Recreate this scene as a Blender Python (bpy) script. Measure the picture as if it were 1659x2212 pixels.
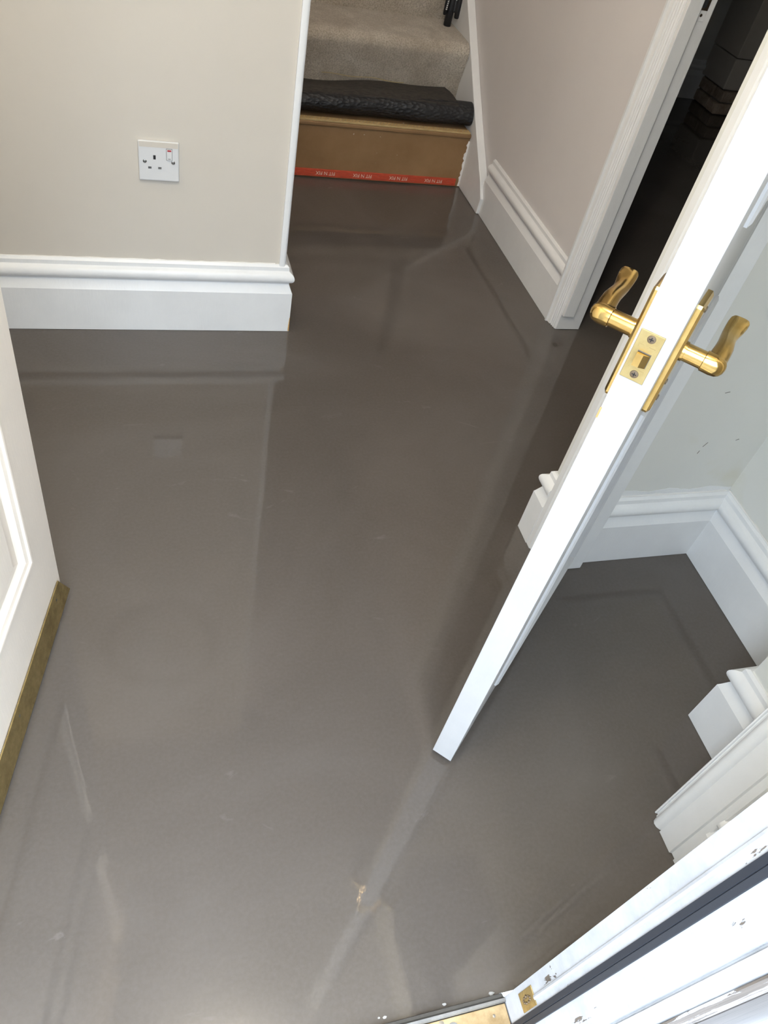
import bpy, bmesh, math, random
from mathutils import Matrix, Vector
random.seed(7)
for o in list(bpy.data.objects): bpy.data.objects.remove(o)
scene = bpy.context.scene
COL = scene.collection

# ------------------------------------------------------------------ camera, sky, added fill lights, exposure
cam_d = bpy.data.cameras.new('camera')
cam_d.sensor_fit = 'HORIZONTAL'; cam_d.sensor_width = 36.0
cam_d.lens = 36.0 * 1674.23 / 1659.0
cam_d.clip_start = 0.01
cam = bpy.data.objects.new('camera', cam_d); COL.objects.link(cam)
cam.matrix_world = (Matrix.Translation((0, 0, 1.21)) @ Matrix.Rotation(-0.430622, 4, 'Z')
                    @ Matrix.Rotation(0.770175, 4, 'X') @ Matrix.Rotation(0.257257, 4, 'Z'))
scene.camera = cam

vs = scene.view_settings
vs.view_transform = 'Standard'; vs.look = 'None'; vs.gamma = 1.0; vs.use_curve_mapping = False
vs.exposure = 0.05

world = bpy.data.worlds.new('overcast_sky'); scene.world = world
world.use_nodes = True
bg = world.node_tree.nodes['Background']
bg.inputs['Color'].default_value = (0.73, 0.85, 1.0, 1)
bg.inputs['Strength'].default_value = 9.4

def lamp(name, loc, energy, color, radius=0.06):
    d = bpy.data.lights.new(name, 'POINT'); d.energy = energy; d.color = color; d.shadow_soft_size = radius
    o = bpy.data.objects.new(name, d); o.location = loc; COL.objects.link(o); return o
lamp('entrance_fill', (0.12, 0.35, 2.17), 30.0, (1.0, 0.92, 0.77), 0.08)  # added fill, no fitting: brightens near floor, closet and front door face
lamp('hall_fill', (-0.66, 1.15, 2.05), 8.0, (1.0, 0.95, 0.85), 0.08)  # added fill out of view on the left, lifts the hall
lamp('back_passage_fill', (0.0, 2.08, 2.1), 11.0, (1.0, 0.86, 0.74), 0.06)  # added unseen fill behind the socket wall, for passage wall and stairs

pd = bpy.data.lights.new('doorway_portal', 'AREA'); pd.shape = 'RECTANGLE'; pd.size = 0.80; pd.size_y = 2.02
pd.cycles.is_portal = True
po = bpy.data.objects.new('doorway_portal', pd); COL.objects.link(po)
po.location = (0.05, -0.02, 1.01); po.rotation_euler = (math.radians(90), 0, 0)

# ------------------------------------------------------------------ materials
def mat(name):
    m = bpy.data.materials.new(name); m.use_nodes = True
    nt = m.node_tree; b = nt.nodes['Principled BSDF']
    return m, nt, b
def coords(nt, scale=(1, 1, 1)):
    tc = nt.nodes.new('ShaderNodeTexCoord'); mp = nt.nodes.new('ShaderNodeMapping')
    mp.inputs['Scale'].default_value = scale
    nt.links.new(tc.outputs['Object'], mp.inputs['Vector']); return mp.outputs['Vector']
def noise(nt, vec, scale, detail=4, rough=0.5, dist=0.0):
    n = nt.nodes.new('ShaderNodeTexNoise'); n.inputs['Scale'].default_value = scale
    n.inputs['Detail'].default_value = detail; n.inputs['Roughness'].default_value = rough
    n.inputs['Distortion'].default_value = dist
    nt.links.new(vec, n.inputs['Vector']); return n.outputs['Fac']
def ramp(nt, fac, stops):
    r = nt.nodes.new('ShaderNodeValToRGB'); e = r.color_ramp.elements
    while len(e) < len(stops): e.new(0.5)
    for i, (p, c) in enumerate(stops):
        e[i].position = p; e[i].color = (c[0], c[1], c[2], 1) if len(c) == 3 else c
    nt.links.new(fac, r.inputs['Fac']); return r.outputs['Color']
def bump(nt, b, h, strength, dist=0.002, prev=None):
    n = nt.nodes.new('ShaderNodeBump'); n.inputs['Strength'].default_value = strength; n.inputs['Distance'].default_value = dist
    nt.links.new(h, n.inputs['Height'])
    if prev is not None: nt.links.new(prev, n.inputs['Normal'])
    nt.links.new(n.outputs['Normal'], b.inputs['Normal']); return n.outputs['Normal']
def mixc(nt, fac, a, c):
    m = nt.nodes.new('ShaderNodeMix'); m.data_type = 'RGBA'
    nt.links.new(fac, m.inputs[0])
    for s, i in ((a, 6), (c, 7)):
        if isinstance(s, tuple): m.inputs[i].default_value = (*s, 1)
        else: nt.links.new(s, m.inputs[i])
    return m.outputs[2]
def G(c): return tuple(((v / 255) / 12.92 if v / 255 <= .04045 else ((v / 255 + .055) / 1.055) ** 2.4) for v in c)

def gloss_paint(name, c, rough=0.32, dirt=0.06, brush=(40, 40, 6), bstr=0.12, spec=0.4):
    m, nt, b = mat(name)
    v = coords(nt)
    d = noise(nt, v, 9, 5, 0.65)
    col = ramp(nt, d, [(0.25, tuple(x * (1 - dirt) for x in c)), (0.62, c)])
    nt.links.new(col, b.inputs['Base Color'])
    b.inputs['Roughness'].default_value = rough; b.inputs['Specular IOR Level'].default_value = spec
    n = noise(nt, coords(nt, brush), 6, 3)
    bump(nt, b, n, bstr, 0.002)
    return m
def wall_paint(name, c, stain=None):
    m, nt, b = mat(name)
    v = coords(nt)
    d = noise(nt, v, 3.0, 6, 0.6)
    col = ramp(nt, d, [(0.3, tuple(x * 0.95 for x in c)), (0.7, c)])
    if stain:
        s = noise(nt, v, 7.0, 3, 0.5, 0.6)
        f = ramp(nt, s, [(0.60, (0, 0, 0)), (0.78, (1, 1, 1))])
        col = mixc(nt, f, col, stain)
    nt.links.new(col, b.inputs['Base Color'])
    b.inputs['Roughness'].default_value = 0.6; b.inputs['Specular IOR Level'].default_value = 0.3
    n = noise(nt, v, 120, 3, 0.6)
    bump(nt, b, n, 0.05, 0.002)
    return m
M = {}
M['white'] = gloss_paint('white_gloss_paint', (0.83, 0.83, 0.815))
M['room_grey'] = gloss_paint('grey_gloss_paint', (0.74, 0.76, 0.77))
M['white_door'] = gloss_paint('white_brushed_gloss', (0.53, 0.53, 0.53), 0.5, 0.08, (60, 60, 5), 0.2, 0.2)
M['cream_gloss'] = gloss_paint('ivory_gloss_paint', (0.90, 0.81, 0.70), 0.34, 0.05)
M['wall_warm'] = wall_paint('warm_stone_emulsion', (0.66, 0.61, 0.53))
M['wall_mush'] = wall_paint('mushroom_emulsion', (0.76, 0.72, 0.69))
M['wall_grey'] = wall_paint('pale_grey_green_emulsion', (0.76, 0.755, 0.70), (0.70, 0.68, 0.58))
M['wall_dim'] = wall_paint('grey_room_emulsion', (0.62, 0.63, 0.61))
M['wall_chim'] = wall_paint('brown_grey_emulsion', (0.45, 0.42, 0.38))
M['ceiling'] = wall_paint('ceiling_white', (0.86, 0.85, 0.83))

def screed():
    m, nt, b = mat('levelling_screed')
    v = coords(nt)
    a = noise(nt, v, 1.7, 5, 0.55, 0.8)
    base = ramp(nt, a, [(0.30, (0.086, 0.073, 0.061)), (0.52, (0.101, 0.087, 0.075)), (0.75, (0.121, 0.108, 0.097))])
    fine = noise(nt, v, 160, 3, 0.6)
    base = mixc(nt, ramp(nt, fine, [(0.35, (0, 0, 0)), (0.75, (0.25, 0.25, 0.25))]), base, (0.135, 0.122, 0.112))
    sm = noise(nt, coords(nt, (1, 2.2, 1)), 4.5, 6, 0.6, 2.5)
    base = mixc(nt, ramp(nt, sm, [(0.66, (0, 0, 0)), (0.74, (0.35, 0.35, 0.35)), (0.80, (0, 0, 0))]), base, (0.18, 0.165, 0.155))
    # trowel ring and a few small stains, with shapes of their own
    def ring(cx, cy, r, w, strength, colr, base):
        d = nt.nodes.new('ShaderNodeVectorMath'); d.operation = 'DISTANCE'
        wob = nt.nodes.new('ShaderNodeVectorMath'); wob.operation = 'MULTIPLY_ADD'
        nz = nt.nodes.new('ShaderNodeTexNoise'); nz.inputs['Scale'].default_value = 6.0
        nt.links.new(v, nz.inputs['Vector']); nt.links.new(nz.outputs['Color'], wob.inputs[0])
        wob.inputs[1].default_value = (0.06, 0.06, 0); nt.links.new(v, wob.inputs[2])
        nt.links.new(wob.outputs[0], d.inputs[0]); d.inputs[1].default_value = (cx + .03, cy + .03, 0)
        f = ramp(nt, d.outputs['Value'], [(max(0, r - w), (0, 0, 0)), (r, (strength,) * 3), (r + w, (0, 0, 0))])
        return mixc(nt, f, base, colr)
    base = ring(0.01, 0.79, 0.088, 0.022, 0.10, (0.060, 0.049, 0.040), base)
    base = ring(1.165, 1.676, 0.003, 0.010, 0.6, (0.055, 0.042, 0.034), base)
    nt.links.new(base, b.inputs['Base Color'])
    rr = noise(nt, v, 3.5, 5, 0.6)
    rc = ramp(nt, rr, [(0.3, (0.015, 0.015, 0.015)), (0.7, (0.045, 0.045, 0.045))])
    nt.links.new(rc, b.inputs['Roughness'])
    b.inputs['Specular IOR Level'].default_value = 0.5
    n1 = bump(nt, b, noise(nt, v, 11, 2, 0.4), 0.025, 0.010)
    bump(nt, b, noise(nt, v, 55, 3, 0.6), 0.07, 0.0012, n1)
    return m
M['screed'] = screed()

def metal(name, c, rough, var=0.0, c2=None, scale=30, spec_noise=False):
    m, nt, b = mat(name)
    b.inputs['Metallic'].default_value = 1.0; b.inputs['Roughness'].default_value = rough
    if c2:
        n = noise(nt, coords(nt), scale, 6, 0.65)
        nt.links.new(ramp(nt, n, [(0.35, c2), (0.62, c)]), b.inputs['Base Color'])
        r = ramp(nt, n, [(0.35, (rough + var,) * 3), (0.65, (rough,) * 3)])
        nt.links.new(r, b.inputs['Roughness'])
    else:
        b.inputs['Base Color'].default_value = (*c, 1)
    return m
M['brass'] = metal('polished_brass', (0.58, 0.40, 0.145), 0.10, 0.10, (0.45, 0.29, 0.095), 22)
M['brass_plate'] = metal('brushed_brass', (0.56, 0.45, 0.22), 0.40, 0.1, (0.48, 0.37, 0.165), 40)
M['brass_old'] = metal('tarnished_brass', (0.60, 0.48, 0.23), 0.40, 0.2, (0.32, 0.235, 0.105), 26)
M['brass_sill'] = metal('worn_brass_sill', (0.62, 0.48, 0.29), 0.48, 0.15, (0.38, 0.27, 0.14), 18)
M['alu'] = metal('dull_aluminium', (0.34, 0.34, 0.335), 0.5, 0.1, (0.25, 0.25, 0.245), 30)
M['steel'] = metal('screw_steel', (0.45, 0.43, 0.40), 0.3)
M['dark_steel'] = metal('dark_screw', (0.22, 0.17, 0.12), 0.4)

def plain(name, c, rough=0.5, spec=0.5):
    m, nt, b = mat(name)
    b.inputs['Base Color'].default_value = (*c, 1); b.inputs['Roughness'].default_value = rough
    b.inputs['Specular IOR Level'].default_value = spec
    return m
M['plastic'] = plain('white_plastic', (0.70, 0.70, 0.69), 0.28)
M['hole'] = plain('dark_slot', (0.02, 0.02, 0.02), 0.8)
M['hole_grey'] = plain('grey_slot', (0.13, 0.13, 0.125), 0.6)
M['red'] = plain('red_neon', (0.45, 0.02, 0.03), 0.3)
M['rubber'] = plain('black_rubber', (0.022, 0.025, 0.033), 0.6, 0.3)
M['black_plastic'] = plain('black_plastic', (0.010, 0.010, 0.012), 0.28)
M['bare_wood'] = plain('freshly_cut_wood', (0.62, 0.36, 0.13), 0.6)
M['print_cream'] = plain('cream_print', (0.75, 0.62, 0.50), 0.6)
M['print_silver'] = plain('silver_print', (0.60, 0.60, 0.58), 0.4)
M['thread'] = plain('straw_thread', (0.42, 0.33, 0.16), 0.8)
M['caulk'] = plain('white_caulk', (0.82, 0.80, 0.76), 0.55)

def carpet():
    m, nt, b = mat('beige_carpet_pile')
    v = coords(nt)
    a = noise(nt, v, 9, 4, 0.6, 0.5); f = noise(nt, v, 210, 3, 0.7)
    c = ramp(nt, a, [(0.3, (0.42, 0.36, 0.28)), (0.7, (0.68, 0.62, 0.52))])
    c = mixc(nt, ramp(nt, f, [(0.35, (0.75, 0.75, 0.75)), (0.6, (0, 0, 0))]), c, (0.28, 0.235, 0.175))
    nt.links.new(c, b.inputs['Base Color']); b.inputs['Roughness'].default_value = 1.0
    b.inputs['Specular IOR Level'].default_value = 0.05
    b.inputs['Sheen Weight'].default_value = 0.3
    bump(nt, b, f, 0.9, 0.006)
    return m
M['carpet'] = carpet()
def mdf():
    m, nt, b = mat('brown_fibreboard')
    v = coords(nt)
    a = noise(nt, v, 6, 5, 0.6)
    c = ramp(nt, a, [(0.3, (0.22, 0.125, 0.05)), (0.7, (0.31, 0.185, 0.085))])
    s = noise(nt, v, 55, 2, 0.5)
    c = mixc(nt, ramp(nt, s, [(0.74, (0, 0, 0)), (0.77, (1, 1, 1))]), c, (0.62, 0.55, 0.45))
    nt.links.new(c, b.inputs['Base Color']); b.inputs['Roughness'].default_value = 0.65
    return m
M['mdf'] = mdf()
def strip_mat(name, c1, c2):
    m, nt, b = mat(name)
    a = noise(nt, coords(nt, (1, 6, 6)), 40, 4, 0.6)
    nt.links.new(ramp(nt, a, [(0.3, c1), (0.65, c2)]), b.inputs['Base Color']); b.inputs['Roughness'].default_value = 0.7
    return m
M['grip_red'] = strip_mat('red_stained_ply', (0.42, 0.045, 0.02), (0.58, 0.085, 0.035))
M['grip_wood'] = strip_mat('pale_ply', (0.40, 0.27, 0.11), (0.55, 0.41, 0.20))
def underlay():
    m, nt, b = mat('black_rubber_underlay')
    v = coords(nt)
    w = nt.nodes.new('ShaderNodeTexVoronoi'); w.inputs['Scale'].default_value = 120
    mp = coords(nt, (0.55, 1, 1)); nt.links.new(mp, w.inputs['Vector'])
    a = noise(nt, v, 12, 4, 0.6)
    nt.links.new(ramp(nt, a, [(0.3, (0.006, 0.006, 0.008)), (0.75, (0.020, 0.020, 0.021))]), b.inputs['Base Color'])
    b.inputs['Roughness'].default_value = 0.5
    bump(nt, b, w.outputs['Distance'], 0.7, 0.005)
    return m
M['underlay'] = underlay()
def hessian():
    m, nt, b = mat('underlay_mesh_backing')
    a = noise(nt, coords(nt, (1, 3, 3)), 45, 5, 0.7)
    nt.links.new(ramp(nt, a, [(0.35, (0.016, 0.014, 0.013)), (0.7, (0.070, 0.060, 0.048))]), b.inputs['Base Color'])
    b.inputs['Roughness'].default_value = 0.9; bump(nt, b, a, 0.6, 0.004)
    return m
M['mesh_back'] = hessian()
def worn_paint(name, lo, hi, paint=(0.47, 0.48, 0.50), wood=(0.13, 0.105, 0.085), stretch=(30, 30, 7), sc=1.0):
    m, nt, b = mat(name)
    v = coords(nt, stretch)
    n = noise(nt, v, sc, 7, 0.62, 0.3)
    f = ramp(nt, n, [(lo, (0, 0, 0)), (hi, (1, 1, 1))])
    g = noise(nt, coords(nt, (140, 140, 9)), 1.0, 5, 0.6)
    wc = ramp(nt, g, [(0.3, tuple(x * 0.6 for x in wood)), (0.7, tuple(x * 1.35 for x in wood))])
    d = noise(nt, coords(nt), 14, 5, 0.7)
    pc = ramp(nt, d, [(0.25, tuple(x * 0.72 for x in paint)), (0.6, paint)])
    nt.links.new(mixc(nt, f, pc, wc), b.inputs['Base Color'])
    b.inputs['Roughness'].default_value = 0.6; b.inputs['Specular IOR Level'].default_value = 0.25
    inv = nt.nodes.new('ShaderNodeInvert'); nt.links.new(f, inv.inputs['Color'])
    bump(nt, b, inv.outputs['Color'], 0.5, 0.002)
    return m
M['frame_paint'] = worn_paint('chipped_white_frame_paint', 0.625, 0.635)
M['peel_paint'] = worn_paint('peeling_white_paint', 0.47, 0.48, stretch=(60, 60, 9))
M['grey_wood'] = worn_paint('weathered_grey_timber', 0.30, 0.33, wood=(0.085, 0.073, 0.065), stretch=(50, 50, 8))
def brick_mat():
    m, nt, b = mat('old_brick')
    a = noise(nt, coords(nt), 18, 5, 0.7)
    nt.links.new(ramp(nt, a, [(0.3, (0.20, 0.15, 0.11)), (0.7, (0.42, 0.34, 0.27))]), b.inputs['Base Color'])
    b.inputs['Roughness'].default_value = 0.95; bump(nt, b, a, 1.0, 0.01)
    return m
M['brick'] = brick_mat()
M['mortar'] = wall_paint('dark_mortar', (0.16, 0.14, 0.12))
M['paving'] = wall_paint('outdoor_paving', (0.32, 0.30, 0.28))

# ------------------------------------------------------------------ mesh helpers
def finish(name, bm, m, parent=None, smooth=False, bevel=0.0, seg=2, kind=None, angle=35):
    bmesh.ops.recalc_face_normals(bm, faces=bm.faces[:])
    me = bpy.data.meshes.new(name); bm.to_mesh(me); bm.free()
    me.materials.append(m if not isinstance(m, str) else M[m])
    if smooth:
        for p in me.polygons: p.use_smooth = True
        try: me.set_sharp_from_angle(angle=math.radians(angle))
        except Exception: pass
    o = bpy.data.objects.new(name, me); COL.objects.link(o)
    if parent is not None: o.parent = parent
    if bevel > 0:
        md = o.modifiers.new('bevel', 'BEVEL'); md.width = bevel; md.segments = seg; md.limit_method = 'ANGLE'
        md.angle_limit = math.radians(30)
    if kind: o['kind'] = kind
    return o
def box(bm, x0, x1, y0, y1, z0, z1):
    v = [bm.verts.new(p) for p in ((x0, y0, z0), (x1, y0, z0), (x1, y1, z0), (x0, y1, z0), (x0, y0, z1), (x1, y0, z1), (x1, y1, z1), (x0, y1, z1))]
    for f in ((0, 3, 2, 1), (4, 5, 6, 7), (0, 1, 5, 4), (1, 2, 6, 5), (2, 3, 7, 6), (3, 0, 4, 7)):
        bm.faces.new([v[i] for i in f])
def boxo(name, x0, x1, y0, y1, z0, z1, m, parent=None, bevel=0.0, kind=None):
    bm = bmesh.new(); box(bm, x0, x1, y0, y1, z0, z1); return finish(name, bm, m, parent, bevel=bevel, kind=kind)
def prism(bm, poly, fn, t0, t1):
    """poly of 2D points, fn(a, b, t) -> 3D point"""
    a = [bm.verts.new(fn(p[0], p[1], t0)) for p in poly]; c = [bm.verts.new(fn(p[0], p[1], t1)) for p in poly]
    n = len(poly)
    bm.faces.new(a[::-1]); bm.faces.new(c)
    for i in range(n): bm.faces.new((a[i], a[(i + 1) % n], c[(i + 1) % n], c[i]))
def prism_z(name, poly, z0, z1, m, parent=None, smooth=False, bevel=0.0, kind=None):
    bm = bmesh.new(); prism(bm, poly, lambda a, b, t: (a, b, t), z0, z1)
    return finish(name, bm, m, parent, smooth=smooth, bevel=bevel, kind=kind)
def sweep(bm, path, prof):
    """mitred sweep of a closed profile (out, z) along a plan path; 'out' points to the right of travel"""
    rings = []
    n = len(path)
    for i, p in enumerate(path):
        p = Vector(p)
        ns = []
        if i > 0:
            d = (p - Vector(path[i - 1])).normalized(); ns.append(Vector((d.y, -d.x)))
        if i < n - 1:
            d = (Vector(path[i + 1]) - p).normalized(); ns.append(Vector((d.y, -d.x)))
        if len(ns) == 2:
            mvec = (ns[0] + ns[1]).normalized(); mvec = mvec / max(0.2, mvec.dot(ns[0]))
        else: mvec = ns[0]
        rings.append([bm.verts.new((p.x + mvec.x * o, p.y + mvec.y * o, z)) for o, z in prof])
    k = len(prof)
    for i in range(n - 1):
        for j in range(k):
            bm.faces.new((rings[i][j], rings[i][(j + 1) % k], rings[i + 1][(j + 1) % k], rings[i + 1][j]))
    bm.faces.new(rings[0][::-1]); bm.faces.new(rings[-1])
def frame_from(d):
    d = d.normalized(); up = Vector((0, 0, 1)) if abs(d.z) < 0.95 else Vector((1, 0, 0))
    x = d.cross(up).normalized(); y = d.cross(x).normalized(); return x, y
def lathe(bm, a, b, prof, seg=20):
    """prof: (t along a->b in metres, radius)"""
    a = Vector(a); b = Vector(b); d = (b - a).normalized(); x, y = frame_from(d)
    rings = []
    for t, r in prof:
        c = a + d * t
        rings.append([bm.verts.new(c + (x * math.cos(2 * math.pi * i / seg) + y * math.sin(2 * math.pi * i / seg)) * r) for i in range(seg)])
    for i in range(len(rings) - 1):
        for j in range(seg):
            bm.faces.new((rings[i][j], rings[i][(j + 1) % seg], rings[i + 1][(j + 1) % seg], rings[i + 1][j]))
    bm.faces.new(rings[0]); bm.faces.new(rings[-1])
def loft(bm, secs):
    for i in range(len(secs) - 1):
        k = len(secs[i])
        for j in range(k):
            bm.faces.new((secs[i][j], secs[i][(j + 1) % k], secs[i + 1][(j + 1) % k], secs[i + 1][j]))
    bm.faces.new(secs[0]); bm.faces.new(secs[-1])
def empty(name, loc, rz=0.0):
    o = bpy.data.objects.new(name, None); o.location = loc; o.rotation_euler = (0, 0, rz); COL.objects.link(o); return o
def tag(o, label, cat=None, group=None, kind=None):
    o['label'] = label
    if cat: o['category'] = cat
    if group: o['group'] = group
    if kind: o['kind'] = kind
    return o
S = 'structure'
CEIL = 2.28

# ------------------------------------------------------------------ room shell
tag(boxo('floor', -1.1, 4.4, 0.152, 4.6, -0.08, 0.0, 'screed', kind=S), 'freshly poured grey levelling screed floor, smooth with faint sheen')
boxo('ceiling', -1.1, 4.4, -0.05, 4.62, CEIL, CEIL + 0.12, 'ceiling', kind=S)
boxo('wall_left', -1.06, -0.95, 0.0, 1.751, 0, CEIL, 'wall_warm', kind=S)
tag(boxo('wall_far', -1.06, 0.352, 1.751, 1.87, 0, CEIL, 'wall_warm', kind=S), 'warm stone-coloured wall with the power socket')
boxo('wall_stair_left', 0.20, 0.30, 2.66, 4.6, 0, CEIL, 'wall_mush', kind=S)
boxo('wall_passage_back', -1.06, 0.20, 2.70, 2.80, 0, CEIL, 'wall_mush', kind=S)
boxo('wall_passage_left', -1.06, -0.95, 1.87, 2.70, 0, CEIL, 'wall_mush', kind=S)
boxo('wall_stair_back', 0.20, 1.31, 4.5, 4.6, 0, CEIL, 'wall_mush', kind=S)
tag(boxo('wall_right', 1.207, 1.278, 1.786, 4.5, 0, CEIL, 'wall_mush', kind=S), 'mushroom-coloured wall between stairs and dark doorway')
boxo('wall_right_lintel', 1.207, 1.278, 1.02, 1.786, 2.03, CEIL, 'wall_mush', kind=S)
tag(boxo('wall_closet_right', 1.185, 1.278, 0.12, 1.02, 0, CEIL, 'wall_grey', kind=S), 'pale wall at the right side of the closet')
tag(boxo('wall_closet_back', 0.806, 1.185, 0.904, 0.981, 0, CEIL, 'wall_grey', kind=S), 'scuffed pale wall facing the front door in the closet')
boxo('wall_closet_pier', 0.973, 1.185, 0.12, 0.488, 0, CEIL, 'wall_grey', kind=S)
boxo('wall_hall_near', 0.806, 0.90, 0.12, 0.318, 0, CEIL, 'wall_grey', kind=S)
boxo('wall_closet_head', 0.806, 0.90, 0.318, 0.904, 2.03, CEIL, 'wall_grey', kind=S)
# front wall with the front-door opening
boxo('wall_front_right', 0.50, 1.278, 0.0455, 0.12, -0.15, CEIL, 'wall_grey', kind=S)
boxo('wall_outside_reveal', 1.02, 1.60, -0.10, 0.0450, -0.15, CEIL, 'paving', kind=S)
boxo('wall_front_left', -1.06, -0.40, -0.10, 0.12, -0.15, CEIL, 'wall_warm', kind=S)
boxo('wall_front_head', -0.40, 0.50, -0.10, 0.12, 2.06, CEIL, 'wall_warm', kind=S)
# dark side room
boxo('wall_room_far', 1.278, 4.4, 3.92, 4.02, 0, CEIL, 'wall_dim', kind=S)
boxo('wall_room_right', 4.3, 4.4, 0.9, 3.92, 0, CEIL, 'wall_dim', kind=S)
boxo('wall_room_near', 1.278, 4.4, 0.80, 0.90, 0, CEIL, 'wall_dim', kind=S)
# outdoors
boxo('ground', -8, 8, -12, -0.12, -0.25, -0.16, 'paving', kind=S)
boxo('wall_sky_block', -8, 8, -6.3, -6.0, -0.16, 3.0, 'paving', kind=S)  # unseen wall, added to hold back light from the low sky

# corner bead down the end of the far wall
def round_corner(x0, x1, y0, y1, r, n=5):
    pts = [(x0, y1), (x0, y0 + 0.001), (x0 + 0.003, y0)]
    for i in range(n + 1):
        a = -math.pi / 2 + (math.pi / 2) * i / n
        pts.append((x1 - r + r * math.cos(a), y0 + r + r * math.sin(a)))
    pts.append((x1, y1)); return pts
tag(prism_z('trim_1', round_corner(0.350, 0.367, 1.744, 1.875, 0.007), 0.0, CEIL, 'white', smooth=True, kind=S), 'white corner bead down the wall end')

# skirting boards
def torus_pts(c_o, c_z, r, n=8):
    return [(c_o + r * math.cos(a), c_z + r * math.sin(a)) for a in [math.radians(-72 + 144 * i / n) for i in range(n + 1)]]
SK = [(-0.0005, 0.001), (0.020, 0.001), (0.020, 0.114), (0.0185, 0.1165), (0.0105, 0.137)] + torus_pts(0.0065, 0.1555, 0.0155) + [(0.009, 0.1725), (0.0085, 0.182), (0.004, 0.187), (-0.0005, 0.187)]
def skirting(name, path, label=None, m='white'):
    bm = bmesh.new(); sweep(bm, path, SK)
    o = finish(name, bm, m, smooth=True, kind=S, angle=28)
    if label: o['label'] = label
    return o
skirting('baseboard_far', [(-0.95, 1.751), (0.367, 1.751), (0.367, 1.875)], 'white moulded skirting board below the socket wall')
skirting('baseboard_right', [(1.207, 2.475), (1.207, 1.80)], 'white moulded skirting board on the passage wall')
skirting('baseboard_closet', [(0.895, 0.904), (1.185, 0.904), (1.185, 0.488), (0.973, 0.488), (0.973, 0.30)], 'white moulded skirting round the inside of the closet')
skirting('baseboard_nib', [(1.19, 0.981), (0.806, 0.981), (0.806, 0.951)], 'short white skirting return behind the open white door')
skirting('baseboard_near', [(0.806, 0.270), (0.806, 0.12)], 'short white skirting between closet architrave and front frame')
skirting('baseboard_left', [(-0.95, 0.12), (-0.95, 1.751)])
skirting('baseboard_room', [(1.278, 3.92), (2.955, 3.92)], 'grey skirting at the back of the dark room', 'room_grey')
# caulk beads where skirting meets wall, irregular
def caulk(name, pts, r, parent):
    bm = bmesh.new(); secs = []
    for i, p in enumerate(pts):
        p = Vector(p); d = (Vector(pts[min(i + 1, len(pts) - 1)]) - Vector(pts[max(0, i - 1)])).normalized()
        x, y = frame_from(d); rr = r * random.uniform(0.5, 1.4)
        secs.append([bm.verts.new(p + (x * math.cos(a) + y * math.sin(a)) * rr) for a in [2 * math.pi * k / 6 for k in range(6)]])
    loft(bm, secs); return finish(name, bm, 'caulk', parent, smooth=True)
bf = bpy.data.objects['baseboard_far']
caulk('caulk_bead', [(-0.94 + 0.02 * i, 1.7495, 0.187) for i in range(65)], 0.0022, bf)
bc = bpy.data.objects['baseboard_closet']
caulk('caulk_bead', [(0.90 + 0.012 * i, 0.9025, 0.188) for i in range(24)], 0.0024, bc)
caulk('caulk_bead', [(1.183, 0.90 - 0.012 * i, 0.188) for i in range(34)], 0.0024, bc)

# ------------------------------------------------------------------ door surrounds
# passage doorway into the dark room
prof = [(1.806, 0), (1.806, .021), (1.804, .0235), (1.7975, .0235), (1.796, .0175), (1.784, .016), (1.7825, .0125), (1.7795, .0115), (1.778, .014), (1.7755, .014),
        (1.774, .0105), (1.7715, .0105), (1.770, .013), (1.7675, .013), (1.766, .0095), (1.760, .011), (1.757, .009), (1.7555, .006), (1.7555, 0)]
tr = prism_z('trim_2', [(1.207 - o, y) for y, o in prof], 0.001, 2.10, 'white', smooth=True, kind=S); tag(tr, 'white moulded architrave beside the dark doorway')
lin = prism_z('trim_3', [(1.199, 1.7535), (1.278, 1.7535), (1.278, 1.7855), (1.199, 1.7855)], 0.001, 2.03, 'white', kind=S, bevel=0.0015); tag(lin, 'pale blue-lit door lining of the dark doorway')
boxo('door_stop', 1.2015, 1.2375, 1.7415, 1.7540, 0.052, 2.03, 'white', lin, bevel=0.0015)
sp = boxo('strike_plate', 1.2405, 1.2615, 1.7522, 1.7537, 0.826, 0.885, 'white', lin, bevel=0.0006)
sp['label'] = 'paint-spattered metal strike plate'
boxo('latch_hole', 1.2412, 1.2610, 1.7515, 1.7524, 0.848, 0.884, 'dark_steel', sp)
boxo('latch_recess', 1.2450, 1.2540, 1.7510, 1.7518, 0.853, 0.880, 'hole', sp)
bm = bmesh.new(); lathe(bm, (1.250, 1.7524, 0.838), (1.250, 1.7510, 0.838), [(0, .0035), (.0008, .003), (.0010, .0005)], 12); finish('screw', bm, 'dark_steel', sp, smooth=True)
tag(boxo('trim_4', 1.199, 1.278, 1.0205, 1.7535, 2.0, 2.03, 'white', kind=S), 'head of the dark doorway lining')
tag(boxo('trim_5', 1.199, 1.278, 1.0205, 1.046, 0.001, 2.0, 'white', kind=S), 'near jamb of the dark doorway lining')

# closet doorway
tag(prism_z('trim_6', [(0.807, 0.870), (0.884, 0.870), (0.897, 0.884), (0.897, 0.9035), (0.807, 0.9035)], 0.001, 2.03, 'white', kind=S, bevel=0.0012), 'white closet door lining on the hinge side')
prof = [(.952, 0), (.952, .017), (.950, .0185), (.936, .0185), (.934, .016), (.915, .0165), (.890, .012), (.872, .011), (.8705, 0)]
tag(prism_z('trim_7', [(0.806 - o, y) for y, o in prof], 0.001, 2.09, 'white', smooth=True, kind=S), 'white architrave behind the open white door')
prof = [(.3500, 0), (.3500, .0105), (.3485, .0125), (.3465, .0120), (.3455, .0090), (.3435, .0090), (.3425, .0125), (.3400, .0135), (.3385, .0170), (.3355, .0215), (.3310, .0235), (.3250, .0225),
        (.3200, .0190), (.3175, .0150), (.3168, .0205), (.2825, .0205), (.2805, .0165), (.2685, .0165), (.2670, .014), (.2670, 0)]
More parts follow.
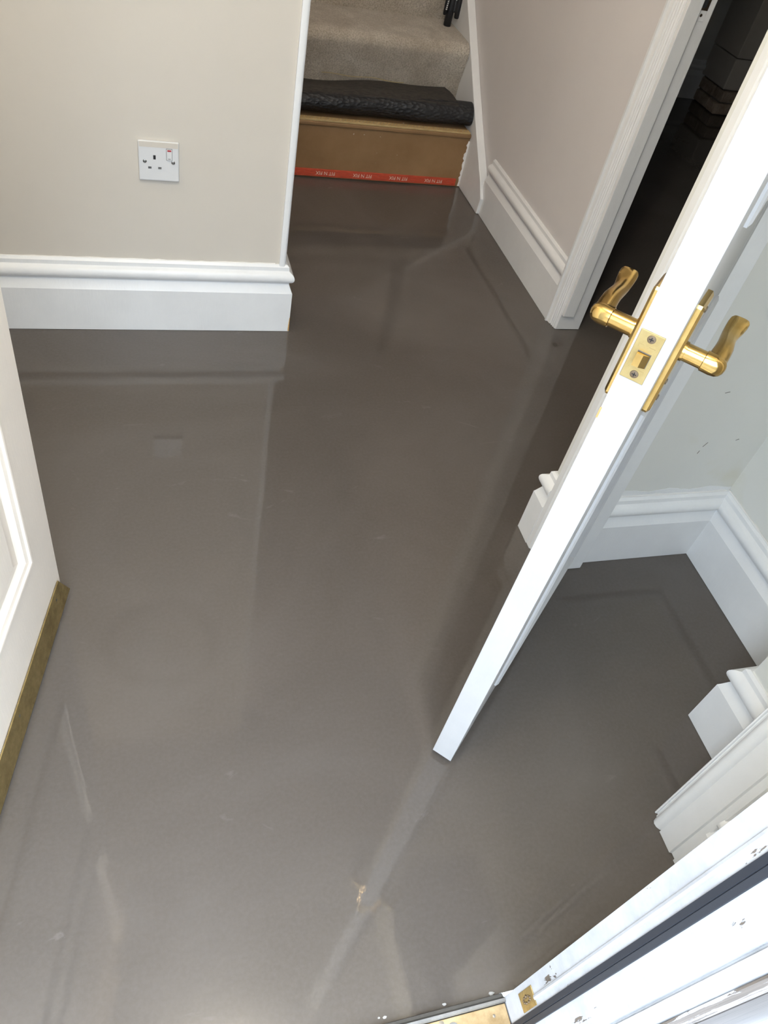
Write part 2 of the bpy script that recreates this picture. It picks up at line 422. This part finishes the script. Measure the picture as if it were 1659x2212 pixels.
tag(prism_z('trim_8', [(0.806 - o, y) for y, o in prof], 0.001, 2.09, 'white', smooth=True, kind=S), 'white moulded architrave on the latch side of the closet')
tag(prism_z('trim_9', [(0.806, 0.3182), (0.897, 0.3182), (0.897, 0.3480), (0.806, 0.3480)], 0.001, 2.03, 'white', kind=S, bevel=0.001), 'white closet door lining on the latch side')
tag(boxo('trim_10', 0.807, 0.897, 0.348, 0.870, 2.0, 2.03, 'white', kind=S), 'head of the closet door lining')

# front-door frame, right jamb
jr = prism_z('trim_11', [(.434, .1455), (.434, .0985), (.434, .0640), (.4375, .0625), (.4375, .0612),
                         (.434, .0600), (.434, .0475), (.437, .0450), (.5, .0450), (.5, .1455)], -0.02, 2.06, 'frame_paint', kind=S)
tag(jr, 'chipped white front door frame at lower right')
sl = prism_z('seal_strip', [(.4345, .1130), (.4318, .1125), (.4312, .1062), (.4322, .1055), (.4312, .1048), (.4316, .0990), (.4345, .0985)], -0.01, 2.05, 'rubber', jr, smooth=True)
sl['label'] = 'black rubber weather seal'
prism_z('frame_bead', [(.4345, .1265), (.4318, .1255), (.4310, .1230), (.4318, .1205), (.4345, .1195)], 0.1215, 2.02, 'frame_paint', jr, smooth=True)
kp = boxo('keep_plate', 0.4328, 0.4344, 0.1150, 0.1375, 0.068, 0.120, 'brass_old', jr, bevel=0.0005)
kp['label'] = 'small dull brass keep plate'
bm = bmesh.new()
for i in range(9):
    a = 2 * math.pi * i / 9
    c = Vector((0.4327, 0.126 + 0.0035 * math.cos(a), 0.094 + 0.013 * math.sin(a)))
    bmesh.ops.create_icosphere(bm, subdivisions=1, radius=0.0026 * random.uniform(0.7, 1.2), matrix=Matrix.Translation(c))
finish('filled_slot', bm, 'dark_steel', kp, smooth=True)
# outside edge mouldings and weathered timber
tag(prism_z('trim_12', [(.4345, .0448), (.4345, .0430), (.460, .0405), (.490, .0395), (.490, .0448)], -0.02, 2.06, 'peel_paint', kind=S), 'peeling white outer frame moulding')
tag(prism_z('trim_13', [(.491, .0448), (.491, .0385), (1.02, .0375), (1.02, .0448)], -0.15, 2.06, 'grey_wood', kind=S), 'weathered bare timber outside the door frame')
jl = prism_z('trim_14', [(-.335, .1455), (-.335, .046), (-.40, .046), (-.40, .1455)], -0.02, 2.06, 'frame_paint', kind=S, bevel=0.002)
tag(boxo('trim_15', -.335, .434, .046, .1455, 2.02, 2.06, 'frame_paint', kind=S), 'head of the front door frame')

# threshold
th = empty('threshold', (0.05, 0.1, 0)); th['kind'] = S; th['label'] = 'worn brass threshold with grey metal edge strip'
def loc(o, root):
    return o
rx, ry = 0.05, 0.1
boxo('sill_plate', -.334 - rx, .4325 - rx, .040 - ry, .1385 - ry, -0.03, 0.010, 'brass_sill', th, bevel=0.001)
bm = bmesh.new()
prism(bm, [(.1392, -.03), (.1392, .0115), (.1405, .0135), (.1440, .0135), (.1465, .0090), (.1505, .0070), (.1515, .0035), (.1515, -.03)], lambda a, b, t: (t - rx, a - ry, b), -.334, .4335)
es = finish('edge_strip', bm, 'alu', th); es['label'] = 'grey metal edge strip'
for (x, y, r, mm) in ((.337, .1335, .0042, 'steel'), (.352, .1245, .0085, 'alu'), (.412, .127, .0022, 'steel'), (.10, .127, .0042, 'steel')):
    bm = bmesh.new(); lathe(bm, (x - rx, y - ry, 0.0098), (x - rx, y - ry, 0.0110), [(0, r), (.0008, r * .95), (.0010, r * .3)], 16)
    finish('screw_head', bm, mm, th, smooth=True)
# crumbs of screed along the strip
M['crumb'] = plain('pale_crumb', (0.42, 0.41, 0.39), 0.9)
for (x, y, r, lab) in ((.421, .1545, .0026, 'largest pale crumb wedged between threshold strip and white front frame'),
                       (.350, .1560, .0017, 'lone pale crumb beside the middle of the metal threshold strip'),
                       (.265, .1590, .0018, 'larger of two pale crumbs on the screed by the threshold, left end'),
                       (.257, .1600, .0011, 'smallest pale crumb on the screed by the threshold, left end')):
    bm = bmesh.new(); bmesh.ops.create_icosphere(bm, subdivisions=2, radius=r)
    for v in bm.verts: v.co = Vector((v.co.x * 1.7, v.co.y, v.co.z * 0.5)) * random.uniform(0.7, 1.2)
    o = finish('screed_crumb', bm, 'crumb'); o.location = (x, y, r * 0.35)
    tag(o, lab, 'debris', 'crumbs along the threshold')

# ------------------------------------------------------------------ dark room chimney breast
ch = boxo('wall_chimney', 2.962, 4.3, 3.712, 3.92, 0, CEIL, 'mortar', kind=S)
ch['label'] = 'chimney breast with bare brick base in the dark room'
boxo('plaster', 2.935, 4.3, 3.690, 3.918, 0.272, CEIL - 0.002, 'wall_chim', ch, bevel=0.004)
boxo('plaster', 2.937, 4.3, 3.692, 3.918, 0.125, 0.268, 'wall_chim', ch, bevel=0.006)
for row in range(2):
    z0 = 0.004 + row * 0.060
    for k, (x0, x1) in enumerate(((2.945, 3.16), (3.17, 3.38), (3.39, 3.60)) if row == 0 else ((2.948, 3.05), (3.06, 3.27), (3.28, 3.49))):
        bm = bmesh.new(); jx = random.uniform(-.006, .006)
        box(bm, x0 + jx, x1 + jx, 3.692 + random.uniform(-.01, .01), 3.77, z0, z0 + 0.052)
        finish('brick', bm, 'brick', ch, bevel=0.006)
    bm = bmesh.new(); box(bm, 2.946 + random.uniform(-.006, .006), 3.0, 3.775, 3.918, z0, z0 + 0.052); finish('brick', bm, 'brick', ch, bevel=0.006)

# ------------------------------------------------------------------ stairs
XL, XR = 0.302, 1.1755
st = empty('staircase', (0.74, 2.66, 0)); st['kind'] = S; st['label'] = 'staircase with bare brown bottom step and beige carpet above'
ox, oy = 0.74, 2.66
boxo('riser', XL - ox, XR - ox, 2.658 - oy, 2.68 - oy, 0.001, 0.178, 'mdf', st)
boxo('tread', XL - ox, XR - ox, 2.650 - oy, 2.90 - oy, 0.178, 0.192, 'mdf', st, bevel=0.004)
gw = boxo('gripper_strip', XL - ox, XR - .006 - ox, 2.652 - oy, 2.677 - oy, 0.1922, 0.1985, 'grip_wood', st, bevel=0.001)
bm = bmesh.new()
for i in range(70):
    for r in (0, 1):
        x = XL + 0.008 + i * 0.0122 + r * 0.006 - ox; y = 2.659 + r * 0.010 - oy
        b0 = len(bm.verts)
        lathe(bm, (x, y, 0.1984), (x + 0.001, y - 0.0015, 0.2025), [(0, .0009), (.004, .0003)], 5)
finish('pins', bm, 'steel', gw)['kind'] = 'stuff'
gr = boxo('gripper_strip', XL - ox, 1.158 - ox, 2.6515 - oy, 2.6578 - oy, 0.006, 0.031, 'grip_red', st, bevel=0.001)
gr['label'] = 'red carpet gripper strip printed with upside-down lettering'
for i in range(5):
    fc = bpy.data.curves.new('lettering', 'FONT'); fc.body = 'FIT N FIX'; fc.size = 0.017; fc.extrude = 0.0002
    fo = bpy.data.objects.new('printed_lettering', fc); COL.objects.link(fo); fo.parent = gr
    fc.materials.append(M['print_cream'])
    fo.matrix_local = Matrix.Translation((0.76 + 0.135 * (i - 1) + 0.08 - ox, 2.6513 - oy, 0.0245)) @ Matrix.Rotation(math.pi, 4, 'Y') @ Matrix.Rotation(math.pi / 2, 4, 'X') @ Matrix.Identity(4)
    # facing the hall, turned upside down
    fo.matrix_local = Matrix.Translation((0.70 + 0.135 * i - ox, 2.6512 - oy, 0.0245)) @ Matrix.Rotation(math.pi, 4, 'Y') @ Matrix.Rotation(math.pi / 2, 4, 'X')
bm = bmesh.new()
for i in range(28):
    x = 0.40 + i * 0.027 - ox
    lathe(bm, (x, 2.6514 - oy, 0.012 + (i % 2) * 0.010), (x, 2.649 - oy, 0.012 + (i % 2) * 0.010), [(0, .0012), (.0022, .0005)], 6)
finish('pins', bm, 'dark_steel', gr)['kind'] = 'stuff'
# carpeted steps: swept nosing profile (y, z)
def carpet_step(y0, z0, y1, z1):
    pts = [(y0 + 0.002, z0)]
    pts += [(y0 - 0.000, z0 + 0.02), (y0 - 0.008, z0 + 0.09), (y0 - 0.024, z0 + 0.135)]
    for k in range(9):
        a = math.radians(200 - 110 * k / 8)
        pts.append((y0 - 0.004 + 0.034 * math.cos(a), z1 - 0.034 + 0.034 * math.sin(a)))
    pts += [(y0 + 0.06, z1 + 0.001), (y1, z1), (y1, z1 - 0.02), (y0 + 0.03, z1 - 0.03), (y0 + 0.03, z0)]
    bm = bmesh.new(); prism(bm, pts, lambda a, b, t: (t - ox, a - oy, b), XL, XR)
    return finish('carpet_step', bm, 'carpet', st, smooth=True, angle=60)
for n, (y0, z0, y1, z1) in enumerate(((2.884, 0.193, 3.11, 0.416), (3.108, 0.414, 3.335, 0.62), (3.333, 0.618, 3.56, 0.825), (3.558, 0.823, 4.49, 1.03))):
    o = carpet_step(y0, z0, y1, z1)
# string (white board with a cap) along the passage wall
str_poly = [(2.452, 0.001), (2.447, 0.058), (2.487, 0.103), (2.606, 0.199), (2.745, 0.315), (2.978, 0.520), (3.60, 1.070), (4.45, 1.83), (4.45, 1.2), (3.56, 0.6), (3.1, 0.3), (2.70, 0.001)]
bm = bmesh.new(); prism(bm, str_poly, lambda a, b, t: (t - ox, a - oy, b), 1.1765, 1.2065)
sg = finish('string_board', bm, 'white', st, bevel=0.003); sg['label'] = 'white painted stair string'
# ragged paint line where string meets the bare riser
bm = bmesh.new(); secs = []
for i in range(22):
    z = 0.004 + i * 0.0078; w = 0.004 + 0.007 * random.random()
    secs.append([bm.verts.new((1.1768 - ox, 2.6578 - oy, z)), bm.verts.new((1.1768 - w - ox, 2.6578 - oy, z)), bm.verts.new((1.1768 - w - ox, 2.6570 - oy, z)), bm.verts.new((1.1768 - ox, 2.6560 - oy, z))])
loft(bm, secs); finish('paint_edge', bm, 'caulk', st)

# rolled-back underlay lying on the bare step
ru = empty('underlay_roll', (0.74, 2.72, 0.2))
tag(ru, 'black rubber underlay rolled back along the bare bottom stair', 'underlay')
ux, uy, uz = 0.74, 2.72, 0.2
def roll_secs(x):
    """outline (y,z) of the roll at x, thick sheet curling over and lying back to the riser"""
    w = 0.004 * math.sin(x * 9) + 0.003 * math.sin(x * 23 + 1)
    cy, cz, r = 2.716 + w, 0.2385, 0.0375
    return w, cy, cz, r
bm = bmesh.new(); secs = []
xs = [XL + 0.002 + (1.172 - XL) * i / 60 for i in range(61)]
for x in xs:
    w, cy, cz, r = roll_secs(x)
    ring = []
    for k in range(24):
        a = 2 * math.pi * k / 24
        rr = r * (1 + 0.05 * math.sin(3 * a + x * 8)) * (1.0 if math.sin(a) > -0.6 else 0.98)
        ring.append(bm.verts.new((x - ux, cy + rr * math.cos(a) * 1.12 - uy, max(0.1995, cz + rr * math.sin(a)) - uz)))
    secs.append(ring)
loft(bm, secs); finish('roll', bm, 'underlay', ru, smooth=True, angle=70)
bm = bmesh.new(); secs = []
for x in xs[:57]:
    w, cy, cz, r = roll_secs(x)
    lift = 0.012 * math.sin(x * 7 + 0.5) + 0.006 * math.sin(x * 17)
    t = (x - XL) / (1.172 - XL)
    zb = 0.262 + lift * 0.7
    top = [(cy - 0.026, cz + r * 0.90), (cy + 0.0, cz + r * 1.06), (cy + 0.045, cz + r * 1.0 + lift * .3), (2.80, 0.268 + lift * 0.8), (2.858, zb)]
    bot = [(p[0], p[1] - 0.010) for p in top[::-1]]
    secs.append([bm.verts.new((x - ux, p[0] - uy, p[1] - uz)) for p in top + bot])
loft(bm, secs); fl = finish('folded_flap', bm, 'mesh_back', ru, smooth=True, angle=60); fl['label'] = 'brownish mesh backing of the underlay'
bm = bmesh.new(); lathe(bm, (1.1725 - ux, 2.718 - uy, 0.2375 - uz), (1.1745 - ux, 2.718 - uy, 0.2375 - uz), [(0, .028), (.0012, .024), (.0015, .012)], 18)
finish('rolled_end', bm, 'rubber', ru, smooth=True)
bm = bmesh.new(); pts = [(0.66 + 0.012 * i, 2.862 - 0.003 * math.sin(i * 0.35), 0.275 - 0.0002 * i + 0.002 * math.sin(i * .5)) for i in range(26)]
secs = []
for i, p in enumerate(pts):
    secs.append([bm.verts.new((p[0] - ux, p[1] - uy + 0.0014 * math.cos(a), p[2] - uz + 0.0014 * math.sin(a))) for a in (0, 2.1, 4.2)])
loft(bm, secs); finish('thread', bm, 'thread', ru)

# black pole standing on the carpeted step
pb = Vector((1.142, 3.035, 0.4175))
pl = empty('appliance_pole', pb)
tag(pl, 'black tubular pole with clip standing on the carpeted step by the white string', 'pole')
bm = bmesh.new(); lathe(bm, (0, 0, 0), (0.012, 0.012, 0.62), [(0, .0125), (.002, .0135), (.05, .0135), (.051, .0145), (.07, .0145), (.62, .0140)], 20); finish('tube', bm, 'black_plastic', pl, smooth=True)
bm = bmesh.new(); box(bm, .008, .034, -.012, .012, .045, .13); finish('clip', bm, 'black_plastic', pl, bevel=0.005)
bm = bmesh.new(); lathe(bm, (.027, -.006, .028), (.03, 0, .5), [(0, .007), (.004, .009), (.03, .009), (.5, .010)], 14); finish('hose', bm, 'black_plastic', pl, smooth=True)
bm = bmesh.new(); lathe(bm, (-.020, -.004, .034), (-.006, 0, .5), [(0, .004), (.004, .006), (.06, .007), (.5, .007)], 12); finish('side_rod', bm, 'black_plastic', pl, smooth=True)
bm = bmesh.new()
for i in range(7): box(bm, -.0215 + i * .0006, -.0165 + i * .0006, -.0125, -.0108, .052 + i * .006, .0555 + i * .006)
finish('silver_marking', bm, 'print_silver', pl)['kind'] = 'stuff'
bm = bmesh.new()
for i in range(7): box(bm, .010, .0135, -.0150, -.0138, .085 + i * .006, .088 + i * .006)
finish('silver_marking', bm, 'print_silver', pl)['kind'] = 'stuff'

# ------------------------------------------------------------------ wall socket
so = empty('wall_socket', (0.067, 1.751, 0.384))
tag(so, 'white single switched wall socket with red neon on the stone-coloured wall', 'socket')
boxo('faceplate', -.0425, .0425, -.0085, 0.0, 0, .0855, 'plastic', so, bevel=0.0025)
sw = boxo('switch', .0165, .0275, -.0115, -.0080, .048, .0715, 'plastic', so, bevel=0.001)
boxo('switch_surround', .0158, .0282, -.0092, -.0080, .0472, .0723, 'hole_grey', so)
boxo('paint_smear', -.0405, .0405, -.0089, -.0080, .0735, .0845, 'wall_warm', so)
boxo('neon', .0180, .0260, -.0121, -.0112, .0675, .0708, 'red', sw)
bm = bmesh.new()
for i in range(4): box(bm, .0195 + i * .0014, .0203 + i * .0014, -.0118, -.0114, .0505, .0525)
finish('maker_mark', bm, 'hole_grey', sw)
boxo('earth_slot', -.0115, -.0065, -.0088, -.0060, .0475, .0565, 'hole', so)
boxo('pin_slot', -.0230, -.0160, -.0088, -.0060, .0270, .0315, 'hole_grey', so)
boxo('pin_slot', -.0020, .0050, -.0088, -.0060, .0270, .0315, 'hole_grey', so)
for sx in (-.0295, .0300):
    bm = bmesh.new(); lathe(bm, (sx, -.0083, .0428), (sx, -.0098, .0428), [(0, .0042), (.0008, .0040), (.0014, .0026)], 18); sc = finish('screw', bm, 'steel', so, smooth=True)
    boxo('screw_slot', sx - .0032, sx + .0032, -.0099, -.0096, .0423, .0433, 'hole', sc)

# ------------------------------------------------------------------ doors
def panel_frame(bm, x0, x1, z0, z1, yf, prof, sgn):
    """picture-frame moulding: prof = (inset, proud); sgn -1 for the y=low face, +1 for the high face"""
    loops = []
    for ins, pr in prof:
        loops.append([bm.verts.new((x, yf + sgn * pr, z)) for x, z in ((x0 + ins, z0 + ins), (x1 - ins, z0 + ins), (x1 - ins, z1 - ins), (x0 + ins, z1 - ins))])
    for i in range(len(loops) - 1):
        for j in range(4):
            bm.faces.new((loops[i][j], loops[i][(j + 1) % 4], loops[i + 1][(j + 1) % 4], loops[i + 1][j]))
    return loops
# --- front door (opens inwards on the left), local x from hinge to lock edge, y=0 the face we see
fd = empty('door_1', (-0.319, 0.173, 0), math.atan2(0.977, 0.2128))
tag(fd, 'ivory panelled front door open at the left edge with brass strip', None, None, S)
FW, FT = 0.762, 0.044
Z0, Z1 = 0.030, 1.98
def fbox(name, x0, x1, z0, z1, y0=0.0, y1=FT, m='cream_gloss', bevel=0.0003):
    return boxo(name, x0, x1, y0, y1, z0, z1, m, fd, bevel=bevel)
fbox('stile', FW - 0.097, FW, Z0, Z1, bevel=0); fbox('stile', 0, 0.097, Z0, Z1, bevel=0)
fbox('rail', 0.097, FW - 0.097, Z0, 0.212, bevel=0); fbox('rail', 0.097, FW - 0.097, 0.80, 0.98, bevel=0); fbox('rail', 0.097, FW - 0.097, 1.86, Z1, bevel=0)
for (z0, z1) in ((0.212, 0.80), (0.98, 1.86)):
    bm = bmesh.new()
    loops = panel_frame(bm, 0.097, FW - 0.097, z0, z1, 0.0, [(0.0255, -0.006), (0.050, -0.0005), (0.056, 0.0005)], -1)
    bm.faces.new(loops[-1]);
    l2 = panel_frame(bm, 0.097, FW - 0.097, z0, z1, FT, [(0.0, -0.012), (0.05, -0.012)], 1); bm.faces.new(l2[-1])
    finish('panel', bm, 'cream_gloss', fd)
    bm = bmesh.new()
    panel_frame(bm, 0.097, FW - 0.097, z0, z1, 0.0, [(-0.001, -0.004), (-0.001, 0.004), (0.004, 0.0065), (0.007, 0.0060), (0.009, 0.003), (0.017, 0.0015), (0.023, -0.004), (0.0258, -0.006), (0.0258, -0.012)], -1)
    finish('panel_moulding', bm, 'cream_gloss', fd)
bm = bmesh.new()
xL_ = FW
vv = [(0.02, -0.0012, .057), (xL_ - 0.015, -0.0012, .057), (xL_ + 0.007, -0.0100, .007), (0.02, -0.0100, .007)]
a = [bm.verts.new(p) for p in vv]; b = [bm.verts.new((p[0], p[1] - 0.0022, p[2] + 0.0003)) for p in vv]
bm.faces.new(a); bm.faces.new(b[::-1])
for i in range(4): bm.faces.new((a[i], a[(i + 1) % 4], b[(i + 1) % 4], b[i]))
ws = finish('weather_strip', bm, 'brass_old', fd); ws['label'] = 'tarnished brass strip along the bottom of the door'
for k in range(4):
    x = FW - 0.045 - k * 0.22
    bm = bmesh.new(); lathe(bm, (x, -0.0052, .042), (x, -0.0066, .0422), [(0, .0032), (.0008, .0030), (.0012, .0012)], 14); finish('screw', bm, 'steel', ws, smooth=True)

# --- white closet door, half open; local x from hinge to lock edge, y=0 hall face, y=T closet face
W, T = 0.505, 0.035
th_ = math.radians(44.3); dv = Vector((math.cos(th_), math.sin(th_), 0))
A = Vector((0.4364, 0.5140, 0)) + dv * W
cd = empty('door_2', (A.x, A.y, 0), th_ + math.pi)
tag(cd, 'white closet door standing half open with brass lever handles', None, None, S)
D0, D1 = 0.012, 1.98
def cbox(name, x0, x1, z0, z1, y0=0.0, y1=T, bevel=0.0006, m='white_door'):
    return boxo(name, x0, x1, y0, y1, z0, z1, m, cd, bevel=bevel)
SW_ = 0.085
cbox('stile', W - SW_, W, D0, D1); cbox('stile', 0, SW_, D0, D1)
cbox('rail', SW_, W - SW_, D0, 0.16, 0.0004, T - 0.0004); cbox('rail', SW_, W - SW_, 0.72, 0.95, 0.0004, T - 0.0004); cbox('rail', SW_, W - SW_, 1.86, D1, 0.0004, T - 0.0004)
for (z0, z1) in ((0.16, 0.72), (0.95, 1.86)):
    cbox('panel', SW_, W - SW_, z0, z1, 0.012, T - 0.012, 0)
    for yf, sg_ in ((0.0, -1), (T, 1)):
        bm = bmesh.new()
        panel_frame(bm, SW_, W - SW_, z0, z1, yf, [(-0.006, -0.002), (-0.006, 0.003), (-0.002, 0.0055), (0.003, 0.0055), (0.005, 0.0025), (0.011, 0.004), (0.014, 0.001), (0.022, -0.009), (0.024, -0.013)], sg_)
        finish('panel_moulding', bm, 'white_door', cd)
# latch faceplate on the lock edge
lp = boxo('latch_plate', W - 0.0003, W + 0.0012, 0.0022, 0.0258, 0.8070, 0.8595, 'brass_plate', cd, bevel=0.0004)
boxo('latch_opening', W + 0.0008, W + 0.00135, 0.0080, 0.0212, 0.8235, 0.8390, 'hole_grey', lp)
bm = bmesh.new()
prism(bm, [(0.0084, 0.0), (0.0208, 0.0), (0.0208, 0.0020), (0.0150, 0.0048), (0.0084, 0.0055)], lambda a, b, t: (W + 0.0010 + b, a, t), 0.8245, 0.8380)
finish('latch_bolt', bm, 'brass', lp)
for z in (0.8532, 0.8142):
    bm = bmesh.new(); lathe(bm, (W + 0.0010, 0.0146, z), (W + 0.0020, 0.0146, z), [(0, .0042), (.0006, .0040), (.0009, .0030)], 18)
    s = finish('screw', bm, 'dark_steel', lp, smooth=True)
    bm = bmesh.new(); box(bm, W + .0018, W + .00205, .0146 - .0022, .0146 + .0022, z - .0005, z + .0005); box(bm, W + .0018, W + .00205, .0146 - .0005, .0146 + .0005, z - .0022, z + .0022)
    finish('cross_slot', bm, 'hole', s)
bm = bmesh.new()   # stamped outline marks
for (y0, y1, z0, z1) in ((.0060, .0110, .8450, .8455), (.0160, .0220, .8450, .8455), (.0060, .0215, .8195, .8199), (.0060, .0063, .8195, .8225), (.0215, .0218, .8165, .8199), (.0060, .0063, .8420, .8455)):
    box(bm, W + .00115, W + .00128, y0, y1, z0, z1)
finish('stamped_mark', bm, 'brass_old', lp)
# lever handles: one each face
XH, ZH = W - 0.045, 0.832
def handle(face_y, sg_, out, nm):
    y = lambda o: face_y + sg_ * o
    bp_ = bmesh.new()
    hp = [(-.0190, .765), (.0190, .765), (.0205, .768), (.0205, .885), (.0190, .888), (-.0190, .888), (-.0205, .885), (-.0205, .768)]
    a = [bp_.verts.new((XH + p[0], y(0.0), p[1])) for p in hp]; b = [bp_.verts.new((XH + p[0], y(.0048), p[1])) for p in hp]
    c = [bp_.verts.new((XH + p[0] * .86, y(.0072), ZH - .0055 + (p[1] - ZH + .0055) * .955)) for p in hp]
    for u, v in ((a, b), (b, c)):
        for i in range(8): bp_.faces.new((u[i], u[(i + 1) % 8], v[(i + 1) % 8], v[i]))
    bp_.faces.new(a); bp_.faces.new(c)
    pl_ = finish('backplate', bp_, 'brass', cd)
    for zz in (.775, .795, .878):
        bm = bmesh.new(); lathe(bm, (XH, y(.0070), zz), (XH, y(.0085), zz), [(0, .0034), (.0010, .0030), (.0014, .0010)], 14); finish('screw', bm, 'dark_steel', pl_, smooth=True)
    bm = bmesh.new()
    lathe(bm, (XH, y(.0066), ZH), (XH, y(out), ZH), [(0, .0100), (.003, .0100), (.0032, .0090), (out - .0205, .0090), (out - .0200, .0098), (out - .0175, .0098)], 24)
    # knuckle: rounded end turning into the lever
    kb = out - .0085
    lathe(bm, (XH, y(out - .0190), ZH), (XH, y(out + .004), ZH), [(0, .0098), (.0006, .0104), (.010, .0106), (.0155, .0098), (.0190, .0078), (.0212, .0046), (.0220, .0012)], 24)
    secs = []
    # (distance towards hinge, out offset, z offset, half height, half thickness)
    for t, o_, dz, hh, ht in ((-.004, 0, 0, .0096, .0090), (.004, 0, .0010, .0102, .0098), (.013, .0005, .0036, .0094, .0094), (.022, .0008, .0064, .0080, .0088), (.032, .0002, .0080, .0064, .0080), (.042, -.0006, .0084, .0052, .0078),
                              (.051, -.0004, .0090, .0046, .0084), (.060, .0004, .0108, .0040, .0094), (.067, .0010, .0132, .0036, .0100), (.0725, .0014, .0152, .0032, .0098), (.0758, .0016, .0164, .0022, .0080)):
        ring = []
        for k in range(16):
            an = 2 * math.pi * k / 16; ca, sa = math.cos(an), math.sin(an)
            q = 0.72
            ring.append(bm.verts.new((XH - t, y(kb + o_ + ht * math.copysign(abs(ca) ** q, ca)), ZH + dz + hh * math.copysign(abs(sa) ** q, sa))))
        secs.append(ring)
    loft(bm, secs)
    return finish('lever_handle', bm, 'brass', cd, smooth=True, angle=38)
handle(0.0, -1, 0.052, 'hall'); handle(T, 1, 0.047, 'closet')
# bare wood where the hall-side plate was let into the door edge
boxo('bare_timber', W - 0.004, W + 0.0006, -0.0002, 0.0016, 0.752, 0.765, 'bare_wood', cd)
# hinges
for z in (0.20, 1.75):
    bm = bmesh.new(); lathe(bm, (-0.003, -0.003, z), (-0.003, -0.003, z + 0.075), [(0, .004), (.001, .005), (.074, .005), (.075, .004)], 12); finish('hinge', bm, 'white_door', cd, smooth=True)

# small marks on the closet wall and the irregular paint line above its skirting
wb = bpy.data.objects['wall_closet_back']
M['scuff'] = plain('dark_scuff', (0.16, 0.15, 0.13), 0.8)
for (x, z, l, an) in ((1.045, 0.325, 0.013, 62), (1.04, 0.305, 0.008, 80), (1.115, 0.335, 0.007, 30), (1.02, 0.455, 0.010, 15)):
    bm = bmesh.new(); box(bm, -l / 2, l / 2, -0.0003, 0.0003, -0.0005, 0.0005)
    o = finish('scuff_mark', bm, 'scuff', wb); o.location = (x, 0.9038, z); o.rotation_euler = (0, -math.radians(an), 0)
bm = bmesh.new(); secs = []
for i in range(30):
    x = 0.898 + (1.184 - 0.898) * i / 29; h = 0.201 + 0.003 * math.sin(i * 0.6) + random.uniform(-.001, .001)
    secs.append([bm.verts.new(p) for p in ((x, 0.9041, 0.186), (x, 0.9030, 0.186), (x, 0.9032, h), (x, 0.9041, h))])
loft(bm, secs); finish('paint_line', bm, 'white', wb)

# chipped bare edge at the outer mitre of the far skirting
bm = bmesh.new(); secs = []
for i in range(10):
    z = 0.002 + i * 0.0045; w = 0.0022 * (1 - i / 10) + 0.0006 * random.random()
    secs.append([bm.verts.new(p) for p in ((0.3862 - w, 1.7307, z), (0.3872, 1.7305, z), (0.3872, 1.7318, z))])
loft(bm, secs); finish('chipped_edge', bm, M['bare_wood'], bf)
